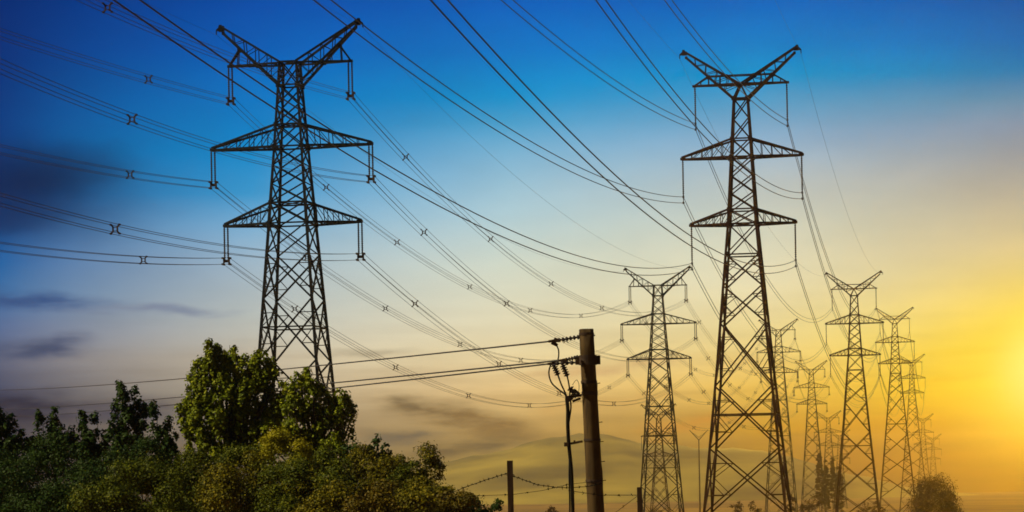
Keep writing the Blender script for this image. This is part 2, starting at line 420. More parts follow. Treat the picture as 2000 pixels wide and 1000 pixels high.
    # insulator string, hanging from the origin downwards
    m = MB(); Lh = sp_['ins']; pts = []; rs = []; nd = 16
    pts += [(0, 0, 0), (0, 0, -.12)]; rs += [.055, .055]
    for k in range(nd):
        z = -.12 - (Lh-.35)*k/nd; dz = (Lh-.35)/nd
        pts += [(0, 0, z-.02), (0, 0, z-dz*.45), (0, 0, z-dz*.6), (0, 0, z-dz*.98)]; rs += [.045, .085, .085, .045]
    pts += [(0, 0, -Lh+.2), (0, 0, -Lh)]; rs += [.05, .05]
    m.tube(pts, rs, 7); out['ins'] = m.mesh('insulator_string', M_insul)
    c = MB()
    if kind == 'A':
        c.box((0, 0, 0), .50, .16, .20)
        for sx in (-1, 1):
            c.bar((sx*.16, 0, 0), (sx*.25, 0, .22), .10); c.bar((sx*.16, 0, 0), (sx*.25, 0, -.24), .10)
            for zz in (.22, -.24): c.bar((sx*.25, -.28, zz), (sx*.25, .28, zz), .13)
    else:
        c.bar((0, 0, .1), (0, 0, -.52), .06)
        for zz in (0, -.5): c.bar((0, -.26, zz), (0, .26, zz), .10); c.box((0, 0, zz), .16, .14, .16)
    out['clamp'] = c.mesh('suspension_clamp', M_iron)
    return out
SHARED = {k: make_shared(k) for k in 'AB'}
TOWERS = {}
def pylon(key, kind, px, py, d, dz, label, group='lattice transmission pylons'):
    ux_, uy_ = UN(px, py); dz += (py-uy_)/F*d; px = ux_
    sp_ = SPEC[kind]; sh = SHARED[kind]; x = (px-1000)/F*d; gz = ground(x, d)
    base_rel = gz - EYE - dz                # ground seen from the pylon's own z scale
    root = empty('transmission_tower', (x, d, gz)); root.rotation_euler = (0, 0, -math.atan2(LX, LY))
    tag(root, label, 'pylon', group)
    off = -base_rel                          # lifts own z scale onto the base
    prof = sp_['prof']; br = sp_['br']; mat = sp_['mat']
    def V(x_, y_, z_): return Vector((x_, y_, z_+off))
    ztop = prof[0][0]
    zs = [z for z in sp_['panels'] if z > base_rel+1.5] + [base_rel]
    for cx, cy in CORN:
        m = MB(); brk = [p[0] for p in prof if p[0] > base_rel+.5] + [base_rel-.3]
        for a, b in zip(brk, brk[1:]):
            wa, wb = body_hw(prof, a), body_hw(prof, b); t = sp_['leg']
            m.bar(V(cx*wa, cy*wa, a), V(cx*wb, cy*wb, b), t*(.8 if a > 21 else 1), t*(.8 if b > 21 else 1.1))
        lg = m.build('leg', mat, root); f = MB(); wb = body_hw(prof, base_rel); f.box((cx*wb, cy*wb, .05), .8, .8, .5); f.build('footing', M_conc, lg)
    m = MB()
    for i, (a, b) in enumerate(zip(zs, zs[1:])):
        wa, wb = body_hw(prof, a), body_hw(prof, b); big = a-b > 2.6
        for k in range(4):
            c0, c1 = CORN[k], CORN[(k+1) % 4]
            A0, A1 = V(c0[0]*wa, c0[1]*wa, a), V(c1[0]*wa, c1[1]*wa, a)
            B0, B1 = V(c0[0]*wb, c0[1]*wb, b), V(c1[0]*wb, c1[1]*wb, b)
            w = br*(1.25 if big else 1.0)
            m.bar(A0, B1, w); m.bar(A1, B0, w)
            if any(abs(a-h) < .01 for h in sp_['horiz']): m.bar(A0, A1, br*1.2)
            if big:
                tx_ = wa/(wa+wb)
                X = A0.lerp(B1, tx_)
                zm = a + (b-a)*tx_; wm = body_hw(prof, zm)
                if any(b < h < a for h in sp_['midh']):
                    m.bar(V(c0[0]*wm, c0[1]*wm, zm), V(c1[0]*wm, c1[1]*wm, zm), br*1.1)
                for (p0, p1, c) in ((A0, B0, c0), (A1, B1, c1)):
                    o_up = (A0.lerp(X, .5) if c is c0 else A1.lerp(X, .5)); o_dn = (B0.lerp(X, .5) if c is c0 else B1.lerp(X, .5))
                    for o_ in (o_up, o_dn):
                        wl = body_hw(prof, o_.z-off); lp = V(c[0]*wl, c[1]*wl, o_.z-off)
                        m.bar(lp, o_, br*.65)
                    wl = body_hw(prof, zm); lp = V(c[0]*wl, c[1]*wl, zm)
                    m.bar(lp, o_up, br*.6); m.bar(lp, o_dn, br*.6)
    for h in sp_['horiz'][::2]:
        w = body_hw(prof, h); m.bar(V(-w, -w, h), V(w, w, h), br*.8); m.bar(V(w, -w, h), V(-w, w, h), br*.8)
    m.build('bracing', mat, root)
    att = {}
    zu, lu = sp_['up']
    armz = {'up': (zu, lu), **{a[0]: (a[1], a[3]) for a in sp_['arms']}}
    R = root.rotation_euler.to_matrix()
    for side in (-1, 1):
        mesh_obj('horn', sh[('horn', side)], root).location = (0, 0, off)
        for nm, (zb, ln) in armz.items():
            mesh_obj('crossarm', sh[(nm, side)], root).location = (0, 0, off)
            xe = side*(ln-.08)
            for sx in ((-.135, .135) if kind == 'A' else (0,)):
                ins = mesh_obj('insulator_string', sh['ins'], root); ins.location = (xe+sx, 0, zb-.05+off)
            cl = mesh_obj('suspension_clamp', sh['clamp'], ins); cl.location = (-.135 if kind == 'A' else 0, 0, -sp_['ins'])
            zc = zb-.05-sp_['ins'] - (0 if kind == 'A' else .25)
            att[(nm, side)] = Vector((x, d, gz)) + R @ Vector((xe, 0, zc+off))
        att[('earth', side)] = Vector((x, d, gz)) + R @ Vector((side*(sp_['tip'][0]+.32), 0, sp_['tip'][1]-.62+off))
    TOWERS[key] = dict(kind=kind, att=att, pos=Vector((x, d, 0)))
    return root
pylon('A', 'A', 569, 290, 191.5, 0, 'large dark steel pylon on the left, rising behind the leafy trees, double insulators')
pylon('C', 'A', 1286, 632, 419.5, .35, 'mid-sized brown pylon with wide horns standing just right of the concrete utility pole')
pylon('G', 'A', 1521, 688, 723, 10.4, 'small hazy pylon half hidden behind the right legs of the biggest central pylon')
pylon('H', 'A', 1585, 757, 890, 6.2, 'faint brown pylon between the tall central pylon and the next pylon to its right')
pylon('B', 'B', 1449, 305, 212, 0, 'tallest reddish brown pylon right of centre, its feet cut off by the photo edge')
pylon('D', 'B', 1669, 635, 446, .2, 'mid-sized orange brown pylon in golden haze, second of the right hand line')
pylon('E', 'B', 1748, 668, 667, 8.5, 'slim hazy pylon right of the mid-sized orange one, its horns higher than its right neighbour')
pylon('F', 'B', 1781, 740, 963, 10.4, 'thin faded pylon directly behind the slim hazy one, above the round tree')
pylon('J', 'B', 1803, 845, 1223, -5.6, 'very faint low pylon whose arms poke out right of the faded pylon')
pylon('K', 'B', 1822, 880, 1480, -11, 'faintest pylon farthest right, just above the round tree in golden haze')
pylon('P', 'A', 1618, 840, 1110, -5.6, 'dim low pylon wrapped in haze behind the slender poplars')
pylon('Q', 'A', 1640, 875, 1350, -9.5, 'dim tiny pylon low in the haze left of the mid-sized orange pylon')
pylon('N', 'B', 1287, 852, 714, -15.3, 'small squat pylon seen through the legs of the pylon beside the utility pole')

# a slender Y mast far off
mx_, md = UN(1365, 866)[0], 1100; X0 = (mx_-1000)/F*md; gz = ground(X0, md)
yr = empty('y_mast', (X0, md, gz)); tag(yr, 'tiny slender Y shaped mast far off, left of the tallest pylon', 'mast')
m = MB(); zt = (HOR-866)/F*md + EYE - gz; m.bar((0, 0, 0), (0, 0, zt), .75, .35); m.build('shaft', M_haze_brown, yr)
for s_ in (-1, 1):
    m = MB(); m.bar((0, 0, zt), (s_*18/F*md, 0, (HOR-846)/F*md+EYE-gz), .35, .22); m.bar((0, 0, zt+1.2), (s_*18/F*md*.8, 0, (HOR-850)/F*md+EYE-gz), .12); m.build('arm', M_haze_brown, yr)

# ------------------------------------------------------------------ conductors
def wire_mesh(pts, r): 
    m = MB(); m.tube(pts, r, 5); return m.mesh('wire', M_wire, True)
def spacer_mesh(kind):
    m = MB()
    if kind == 'A':
        q = .235
        for sx in (-1, 1):
            m.bar((sx*.12, 0, -.14), (sx*.12, 0, .14), .075)
            for sz in (-1, 1):
                m.bar((sx*.12, 0, sz*.12), (sx*q, 0, sz*q), .075); m.bar((sx*q, -.09, sz*q), (sx*q, .09, sz*q), .09)
        m.bar((-.1, 0, .1), (.1, 0, .1), .04); m.bar((-.1, 0, -.1), (.1, 0, -.1), .04)
    return m.mesh('spacer', M_iron)
SPM = spacer_mesh('A')
RZ = -math.atan2(LX, LY)
ARMN = {('up', -1): 'upper left', ('up', 1): 'upper right', ('mid', -1): 'middle left', ('mid', 1): 'middle right', ('low', -1): 'lower left', ('low', 1): 'lower right'}
def bundle(kind, path, label, group, spacers=(), r=.03, name='conductor_bundle', spk=1.0):
    """path(t) for t in 0..1 -> point of the bundle's centre line; spacers: list of t"""
    root = empty(name, path(0)); tag(root, label, 'power line', group)
    base = Vector(path(0)); n = 56
    if kind == 'A': offs = [(sx*.235, sz*.235) for sx in (-1, 1) for sz in (-1, 1)]
    elif kind == 'B': offs = [(0, .25), (0, -.25)]
    else: offs = [(0, 0)]
    for ox, oz in offs:
        pts = [Vector(path(i/n)) - base + Vector((LY*ox, -LX*ox, oz)) for i in range(n+1)]
        mesh_obj('wire', wire_mesh(pts, r), root)
    for t in spacers:
        o = mesh_obj('spacer', SPM, root); o.location = Vector(path(t)) - base; o.rotation_euler = (0, 0, RZ); o.scale = (spk,)*3
def depth_at(P, px):                       # where the vertical plane of a line meets a column of the photograph
    u = (px-1000)/F; k = LX/LY
    return (P.x - k*P.y)/(u - k)
def near_span(P, pts, reach, kind, label, group, spx=(), r=.03):
    """a span that comes from P towards and past the viewer, sagging through the points seen"""
    ss, zz = [], []
    for px, py in pts:
        px, py = UN(px, py); d = depth_at(P, px); ss.append(P.y-d); zz.append((HOR-py)/F*d + EYE - P.z)
    A_ = np.array([[s, s*s] for s in ss]); (a, b), *_ = np.linalg.lstsq(A_, np.array(zz), rcond=None)
    k = LX/LY
    def path(t):
        s = reach*t; return Vector((P.x - k*s, P.y - s, P.z + a*s + b*s*s))
    ts = [(P.y-depth_at(P, UN(px, np.interp(px, [p[0] for p in sorted(pts)], [p[1] for p in sorted(pts)]))[0]))/reach for px in spx]
    bundle(kind, path, label, group, ts, r)
    print('span', label[:50], 'a=%.4f b=%.6f end z=%.1f' % (a, b, P.z+a*reach+b*reach*reach))
def span(k0, k1, arm, kind, sag, label, group, spx=None, every=None, r=.03):
    P, Q = TOWERS[k0]['att'][arm], TOWERS[k1]['att'][arm]
    def path(t): return P.lerp(Q, t) - Vector((0, 0, 4*sag*t*(1-t)))
    ts = []
    if spx: ts = [(depth_at(P, px+5)-P.y)/(Q.y-P.y) for px in spx]
    elif every:
        ln = (Q-P).length; n = int(ln/every); ts = [(i+.5)/n for i in range(n)]
    bundle(kind, path, label, group, ts, r, spk=1.2 if every else 1.0)
GA0, GB0 = 'quad bundles leaving the left pylon', 'twin wires coming overhead to the tallest pylon'
NEAR_A = {('up', -1): ([(290, 155), (0, 66)], [290]), ('mid', -1): ([(254, 341), (0, 292)], [254]), ('low', -1): ([(280, 508), (0, 482)], [280]),
          ('up', 1): ([(210, 15), (560, 152)], [210]), ('mid', 1): ([(258, 235), (0, 128), (620, 334)], [258]), ('low', 1): ([(225, 450), (0, 388), (620, 500)], [225])}
for arm, (pts, spx) in NEAR_A.items():
    near_span(TOWERS['A']['att'][arm], pts, 225, 'A', f'quad bundle leaving the left edge from the {ARMN[arm]} arm of the left pylon', GA0, spx, .017)
NEAR_B = {('low', -1): [(258, 0), (380, 88), (541, 203), (728, 323), (880, 408), (1120, 506), (1250, 523)],
          ('mid', -1): [(632, 0), (700, 53), (900, 198), (1000, 270), (1120, 332), (1250, 371)],
          ('low', 1): [(864, 0), (950, 94), (1120, 289), (1250, 401), (1322, 455), (1470, 516)],
          ('up', -1): [(992, 0), (1100, 92), (1250, 198), (1330, 230)],
          ('mid', 1): [(1174, 0), (1250, 106), (1358, 238), (1478, 349)],
          ('up', 1): [(1307, 0), (1340, 50), (1418, 138), (1478, 199)]}
for arm, pts in NEAR_B.items():
    near_span(TOWERS['B']['att'][arm], pts, 232, 'B', f'dark twin wires sweeping from overhead to the {ARMN[arm]} arm of the tallest pylon', GB0, (), .026)
AC = {('up', 1): [797, 958, 1073, 1170], ('up', -1): [640, 775, 914, 1030, 1128], ('mid', 1): [830, 987, 1100], ('mid', -1): [600, 750, 893, 1010],
      ('low', 1): [810, 970, 1085, 1190], ('low', -1): [575, 768, 908, 1025, 1180]}
for arm, spx in AC.items():
    span('A', 'C', arm, 'A', 7.6, f'sagging spacered bundle between the {ARMN[arm]} arms of left pylon and utility pole pylon', 'quad bundles from the left pylon to the next', spx, None, .017)
for arm in ARMN:
    span('B', 'D', arm, 'B', 7.5, f'twin wires from the {ARMN[arm]} arm of the tallest pylon to the orange one', 'twin wires from the tallest pylon to the next', None, None, .026)
    span('C', 'G', arm, 'A', 11, f'hazy bundle going right from the {ARMN[arm]} arm of the pylon by the utility pole', 'bundles beyond the pylon by the utility pole', None, 42, .017)
    span('D', 'E', arm, 'B', 6.5, f'faint twin wires from the {ARMN[arm]} arm of the orange pylon to its slim neighbour', 'twin wires beyond the orange pylon', None, None, .026)
    span('G', 'H', arm, 'B', 5, f'faint wires from the {ARMN[arm]} arm of the pylon half hidden behind the tallest', 'wires far off in the haze', None, None, .03)
    span('E', 'F', arm, 'B', 7.5, f'faint wires from the {ARMN[arm]} arm of the slim hazy pylon going farther back', 'wires far off in the haze', None, None, .03)
for side, sn in ((-1, 'left'), (1, 'right')):
    for k0, k1, t in (('A', 'C', 'the left pylon to the next'), ('B', 'D', 'the tallest pylon to the orange one')):
        span(k0, k1, ('earth', side), 'E', 4.5, f'hair thin earth wire from the {sn} horn of {t}', 'earth wires', None, None, .011)
        P = TOWERS[k0]['att'][('earth', side)]
        sag_b = .0009
        bundle('E', (lambda t_, P=P: Vector((P.x-LX/LY*225*t_, P.y-225*t_, P.z - .0855*225*t_*.5 + .00038*.5*(225*t_)**2))), f'hair thin earth wire coming towards the viewer from the {sn} horn of {"the left pylon" if k0 == "A" else "the tallest pylon"}', 'earth wires', (), .009)

# ------------------------------------------------------------------ concrete utility pole
def at(px, py, d):
    px, py = UN(px, py); return Vector(((px-1000)/F*d, d, EYE + (HOR-py)/F*d))
DP = 56.0
bx, by = (1170-1000)/F*DP, DP; pz = ground(bx, by)
pole = empty('utility_pole', (bx, by, pz)); tag(pole, 'round concrete utility pole with iron collar, insulators and black cable drop', 'utility pole')
po = Vector((bx, by, pz))
def pl(px, py, dd=0.0): return at(px, py, DP+dd) - po
top = pl(1145, 643); m = MB()
zb_ = -.6; basep = Vector((.02, 0, zb_))
npt = 14; pts = [basep.lerp(top, i/npt) for i in range(npt+1)]
m.tube(pts + [top+Vector((0, 0, .004))], [lerp(.205, .158, i/npt) for i in range(npt+1)] + [.13], 24)
m.build('shaft', M_conc, pole, True)
def on_axis(py):
    z = (HOR-py)/F*DP + EYE - pz; t = (z-basep.z)/(top.z-basep.z); return basep.lerp(top, t), lerp(.205, .158, t)
def band(py, hpx, extra, name='band', lugs=True):
    c, r = on_axis(py); h = hpx/F*DP; m = MB()
    m.tube([c-Vector((0, 0, h/2)), c+Vector((0, 0, h/2))], r+extra, 24)
    if lugs:
        m.box(c+Vector((r+extra+.03, 0, 0)), .09, .10, h*.9); m.box(c-Vector((r+extra+.03, 0, 0)), .09, .10, h*.9)
        m.bar(c+Vector((r+extra+.05, -.09, 0)), c+Vector((r+extra+.05, .09, 0)), .03)
    m.build(name, M_iron, pole)
band(706, 19, .035, 'collar'); band(749, 6, .012, 'band', False); band(771, 7, .012, 'band', False); band(862, 5, .012, 'band', False); band(942, 6, .012, 'band', False); band(655, 5, .008, 'band', False)
def ins_string(p, q, n, r0, r1, name='insulator'):
    p, q = Vector(p), Vector(q); pts, rs = [], []
    for k in range(n):
        for t, r in ((0, r0), (.3, r1), (.6, r1*.9), (.75, r0)): pts.append(p.lerp(q, (k+t)/n)); rs.append(r)
    pts.append(q); rs.append(r0); m = MB(); m.tube(pts, rs, 10); o = m.build(name, M_insul, pole); return o
# dead-end strings on the left
m = MB(); m.tube([pl(1162, 655), pl(1132, 658)], .02, 6); m.build('bolt', M_iron, pole)
ins_string(pl(1132, 658), pl(1088, 665), 6, .022, .055)
m = MB(); c = pl(1080, 667); m.bar(pl(1092, 664.5), pl(1071, 667), .085, .05); m.bar(pl(1086, 660), pl(1082, 672), .07); m.bar(pl(1078, 668), pl(1089, 675), .10, .06); m.build('dead_end_clamp', M_iron, pole)
for k, (y0, y1, dd, xa) in enumerate(((697, 704.5, -.28, 1104), (708, 711, .28, 1083))):
    ins_string(pl(1130, y0, dd*.6), pl(xa, y1-1, dd), 5, .02, .05)
    m = MB(); m.bar(pl(xa+3, y1-1.5, dd), pl(xa-14, y1, dd), .08, .045); m.bar(pl(xa-2, y1-4, dd), pl(xa-2, y1+5, dd), .07); m.build('dead_end_clamp', M_iron, pole)
# lightning arresters under the clamps
ins_string(pl(1081, 712), pl(1090, 733), 5, .035, .075, 'surge_arrester'); ins_string(pl(1099, 713, -.2), pl(1108, 735, -.2), 5, .035, .075, 'surge_arrester')
def cable(pts, r, name='jumper_cable'):
    # smooth through the points
    P = [Vector(p) for p in pts]; out = []
    for i in range(len(P)-1):
        p0, p1, p2, p3 = P[max(i-1, 0)], P[i], P[i+1], P[min(i+2, len(P)-1)]
        for t in (0, .2, .4, .6, .8):
            out.append(.5*((2*p1)+(p2-p0)*t+(2*p0-5*p1+4*p2-p3)*t*t+(3*p1-p0-3*p2+p3)*t**3))
    out.append(P[-1]); m = MB(); m.tube(out, r, 7); m.build(name, M_cable, pole, True)
cable([pl(1087, 674), pl(1091, 684), pl(1091, 696), pl(1089, 706)], .016)
cable([pl(1076, 711), pl(1072, 728), pl(1077, 747), pl(1090, 760), pl(1103, 770), pl(1108, 780)], .017)
cable([pl(1090, 733), pl(1096, 750), pl(1103, 765), pl(1109, 780)], .018)
cable([pl(1108, 735, -.2), pl(1111, 750, -.15), pl(1113, 765, -.1), pl(1112, 780)], .017)
cable([pl(1118, 752), pl(1126, 742), pl(1131, 752), pl(1130, 768)], .006, 'thin_lead')
cable([pl(1107, 778), pl(1109, 800), pl(1109, 830), pl(1111, 868), pl(1116, 920), pl(1119, 1000), pl(1121, 1080), pl(1122, 1300)], .042, 'cable_drop')
cable([pl(1114, 778), pl(1115, 798), pl(1111, 826), pl(1110, 850), pl(1113, 880), pl(1112, 905), pl(1112, 950), pl(1113, 1010), pl(1113, 1300)], .018, 'cable_drop')
ins_string(pl(1113, 757), pl(1126, 776), 4, .04, .085, 'cutout_switch')
m = MB(); m.bar(pl(1104, 776), pl(1136, 772), .055); m.bar(pl(1118, 784), pl(1134, 778), .05); m.bar(pl(1106, 782), pl(1118, 776), .13, .08); m.bar(pl(1122, 762), pl(1132, 770), .06); m.build('switch_bracket', M_iron, pole)
m = MB(); m.bar(pl(1106, 868), pl(1138, 862), .05); m.bar(pl(1106, 864), pl(1106, 872), .10); m.bar(pl(1122, 866), pl(1122, 860), .04); m.build('cable_bracket', M_iron, pole)
cable([pl(1166, 748, .1), pl(1167, 850, .1), pl(1171, 890, .1), pl(1176, 925, .1), pl(1177, 1000, .1), pl(1178, 1300, .1)], .013, 'earth_lead')
cable([pl(1165, 800, .1), pl(1169, 900, .1), pl(1174, 960, .1), pl(1176, 1300, .1)], .007, 'earth_lead')
for py in (752, 828, 866, 905, 942):
    c, r = on_axis(py); m = MB(); m.bar(c+Vector((r-.02, 0, 0)), c+Vector((r+.075, 0, .01)), .018); m.build('step_pin', M_iron, pole)

def pole_wire(px0, py0, d0, px1, py1, d1, sag, label, ext=1.3, r=.019):
    P, Q = at(px0, py0, d0), at(px1, py1, d1)
    def path(t):
        t *= ext; v = P.lerp(Q, t); v.z += sag*(t*(t-1)); return v
    root_pts = [path(i/60) for i in range(61)]; o = empty('overhead_wire', root_pts[0]); tag(o, label, 'wire', 'wires from the utility pole')
    mesh_obj('wire', wire_mesh([p-root_pts[0] for p in root_pts], r), o)
pole_wire(1071, 667, DP, 0, 762, 200, .85, 'single dark wire from the top of the utility pole passing behind the leafy trees')
pole_wire(1092, 704, DP-.28, 0, 801, 199.5, .55, 'upper of the two close wires from the iron collar of the utility pole')
pole_wire(1069, 711, DP+.28, 0, 815, 200, .8, 'lower of the two close wires from the iron collar of the utility pole')

# ------------------------------------------------------------------ fence posts with barbed wire
def post(px, top_py, d, w, label):
    px, top_py = UN(px, top_py)
    x = (px-1000)/F*d; gz = ground(x, d); h = (HOR-top_py)/F*d + EYE - gz
    o = empty('fence_post', (x, d, gz)); tag(o, label, 'post', 'fence posts')
    m = MB(); n = 8
    for i in range(n):
        a, b = -.3+(h+.3)*i/n, -.3+(h+.3)*(i+1)/n
        m.bar((math.sin(i*1.3)*.002, 0, a), (math.sin((i+1)*1.3)*.002, 0, b), w*(1+.03*math.sin(i)), w*(1+.03*math.sin(i+1)))
    m.build('shaft', M_post, o)
    c = MB(); c.box((0, 0, h+.004), w*1.02, w*1.02, .012); c.bar((-w*.7, -.01, h-.19), (w*.7, -.01, h-.19), .012); c.build('staple', M_iron, o)
post(996, 901, 36, .082, 'plain square dark post standing left of the utility pole')
post(1249, 953, 36, .066, 'short dark post at the foot of the pylon beside the utility pole')
def barbed(pts, d, label, dense, r=.005):
    P = [at(x, y, d) for x, y in pts]; out = []
    for i in range(len(P)-1):
        for t in np.linspace(0, 1, 9)[:-1]: out.append(P[i].lerp(P[i+1], t))
    out.append(P[-1]); o = empty('barbed_wire', out[0]); tag(o, label, 'barbed wire', 'strands of barbed wire')
    m = MB(); m.tube([p-out[0] for p in out], r, 5); m.build('strand', M_cable, o)
    b = MB(); n = int((P[-1]-P[0]).length/dense)
    for k in range(n):
        t = (k+.5)/n*(len(out)-1); i = int(t); p = out[i].lerp(out[i+1], t-i) - out[0]
        for q in range(4):
            v = Vector((random.uniform(-.6, .6), random.uniform(-1, 1), random.uniform(-1, 1))).normalized()*random.uniform(.018, .036)
            b.bar(p, p+v, .007, .004)
        if random.random() < .6: b.bar(p-Vector((.013, 0, 0)), p+Vector((.013, 0, .004)), .015)
    b.build('barbs', M_cable, o)
barbed([(860, 972), (910, 951), (950, 937), (992, 924)], 36, 'barbed strand rising from the hedge to the square dark post', .065)
barbed([(1000, 929), (1025, 938), (1050, 947), (1080, 951), (1108, 953), (1150, 950), (1175, 944)], 36, 'barbed strand sagging from the square dark post to the pole', .065)
barbed([(860, 975), (940, 968), (1000, 966), (1060, 958), (1110, 946), (1180, 938)], 36.3, 'thin strand crossing low behind the square dark post', .3, .0035)
barbed([(1110, 958), (1170, 967), (1247, 967)], 36, 'taut strand between the utility pole and the short post', .16, .0045)
for (a, b, d_, lab) in (((1190, 1010), (1246, 968), 36, 'loose wire slanting down left from the short post'), ((1252, 975), (1275, 1010), 36, 'loose wire slanting down right from the short post')):
    barbed([a, b], d_, lab, .4, .0035)
# the thin metal frame in the hedge
fr = empty('metal_frame', at(356, 1000, 74)-Vector((0, 0, 1.9))); tag(fr, 'thin pale metal frame sticking up in front of the hedge', 'frame')
m = MB(); o_ = at(356, 1000, 74)-Vector((0, 0, 1.9)); q = [at(348, 1100, 74)-o_, at(348, 978, 74)-o_, at(366, 977, 74)-o_]
m.bar(q[0]-Vector((0, 0, .2)), q[1], .022); m.bar(q[1], q[2], .02); m.bar(q[2], q[2]-Vector((0, 0, 1.9)), .012)
m.build('rail', noise_mat('grey_paint', (.10, .10, .11), (.15, .15, .16), 6, .5), fr)

# ------------------------------------------------------------------ foliage
def leaves_mesh(name, C, Nrm, size, mat, aspect=.62, lift=-.25):
    """C: leaf centres (n,3); Nrm: direction each blade faces, (n,3); size: (n,)"""
    n = len(C); Nrm = Nrm/np.maximum(np.linalg.norm(Nrm, axis=1, keepdims=True), 1e-6)
    r = rng.normal(size=(n, 3)); r[:, 2] += lift
    T = r - Nrm*np.sum(r*Nrm, axis=1, keepdims=True); T /= np.linalg.norm(T, axis=1, keepdims=True)
    Bv = np.cross(Nrm, T); s = size[:, None]
    droop = -Nrm*s*.18
    V = np.empty((n, 6, 3))
    V[:, 0] = C - T*s*.5; V[:, 1] = C - T*s*.12 + Bv*s*aspect*.5 + droop*.6; V[:, 2] = C + T*s*.25 + Bv*s*aspect*.36 + droop*.6
    V[:, 3] = C + T*s*.55 + droop; V[:, 4] = C + T*s*.25 - Bv*s*aspect*.36 + droop*.6; V[:, 5] = C - T*s*.12 - Bv*s*aspect*.5 + droop*.6
    # two halves folded along the midrib
    idx = np.arange(n)[:, None]*6
    q = np.stack([idx + np.array([0, 1, 2, 3]), idx + np.array([0, 3, 4, 5])], 1).reshape(-1)
    me = bpy.data.meshes.new(name); me.vertices.add(n*6); me.vertices.foreach_set('co', V.reshape(-1))
    me.loops.add(n*8); me.loops.foreach_set('vertex_index', q.astype(np.int32))
    me.polygons.add(n*2); me.polygons.foreach_set('loop_start', np.arange(0, n*8, 4, dtype=np.int32))
    me.polygons.foreach_set('loop_total', np.full(n*2, 4, dtype=np.int32)) if False else None
    me.materials.append(mat); me.update(calc_edges=True); me.validate(); return me
def bush(px, top_py, wpx, d, mat, label, leaf=.085, n=5200, name='bush', cat='bush', group='bushes of the hedge', low=None, nc=34):
    px, top_py = UN(px, top_py)
    """mounded shrub; crown made of many leafy clumps of different size"""
    x = (px-1000)/F*d; gz = ground(x, d); R = wpx/2/F*d; ztop = EYE + (HOR-top_py)/F*d
    H = ztop-gz; low = low if low is not None else max(.25, H-3.4)
    root = empty(name, (x, d, gz)); tag(root, label, cat, group)
    cz = (H+low)/2; hz = (H-low)/2; rc = R
    cen, rad = [], []
    while len(cen) < nc:
        v = rng.normal(size=3); v /= np.linalg.norm(v)
        if v[2] < -.75: continue
        k = rng.uniform(.5, .9); rr = rng.uniform(.20, .46)*min(R, hz)
        w = (1 - abs(v[2])*.0)
        cen.append([v[0]*rc*k*w, v[1]*rc*k*w*.9, cz + v[2]*hz*k*(1 if v[2] < 0 else .92+.16*rng.random())]); rad.append(rr)
    cen = np.array(cen); rad = np.array(rad)
    p = rad**2; p /= p.sum(); ci = rng.choice(nc, n, p=p)
    u = rng.normal(size=(n, 3)); u /= np.linalg.norm(u, axis=1, keepdims=True); u[:, 2] = np.where(u[:, 2] < -.3, -u[:, 2], u[:, 2])
    rr = rad[ci]*(rng.random(n)**.35)*1.12
    # ragged tips: a few leaves stand out along twigs
    tw = rng.random(n) < .10; rr = np.where(tw, rad[ci]*rng.uniform(1.1, 1.7, n), rr)
    C = cen[ci] + u*rr[:, None]*np.array([1, 1, .95])
    nr = u*.8 + rng.normal(size=(n, 3))*.42 + np.array([0, 0, .3])
    kp = C[:, 2] > .05; C, nr = C[kp], nr[kp]
    me = leaves_mesh('crown', C, nr, leaf*rng.uniform(.6, 1.25, len(C)), mat)
    mesh_obj('crown', me, root)
    m = MB()
    for k in range(5):
        a = k*1.257+rng.random(); tip = Vector((math.cos(a)*R*.6, math.sin(a)*R*.5, cz+hz*.35*rng.random()))
        b0 = Vector((math.cos(a)*.08, math.sin(a)*.08, -.1)); mid = b0.lerp(tip, .5)+Vector((rng.normal()*.08, rng.normal()*.08, .1))
        m.tube([b0, mid, tip], [.05, .035, .012], 6)
    m.build('stem', M_bark, root)
    return root
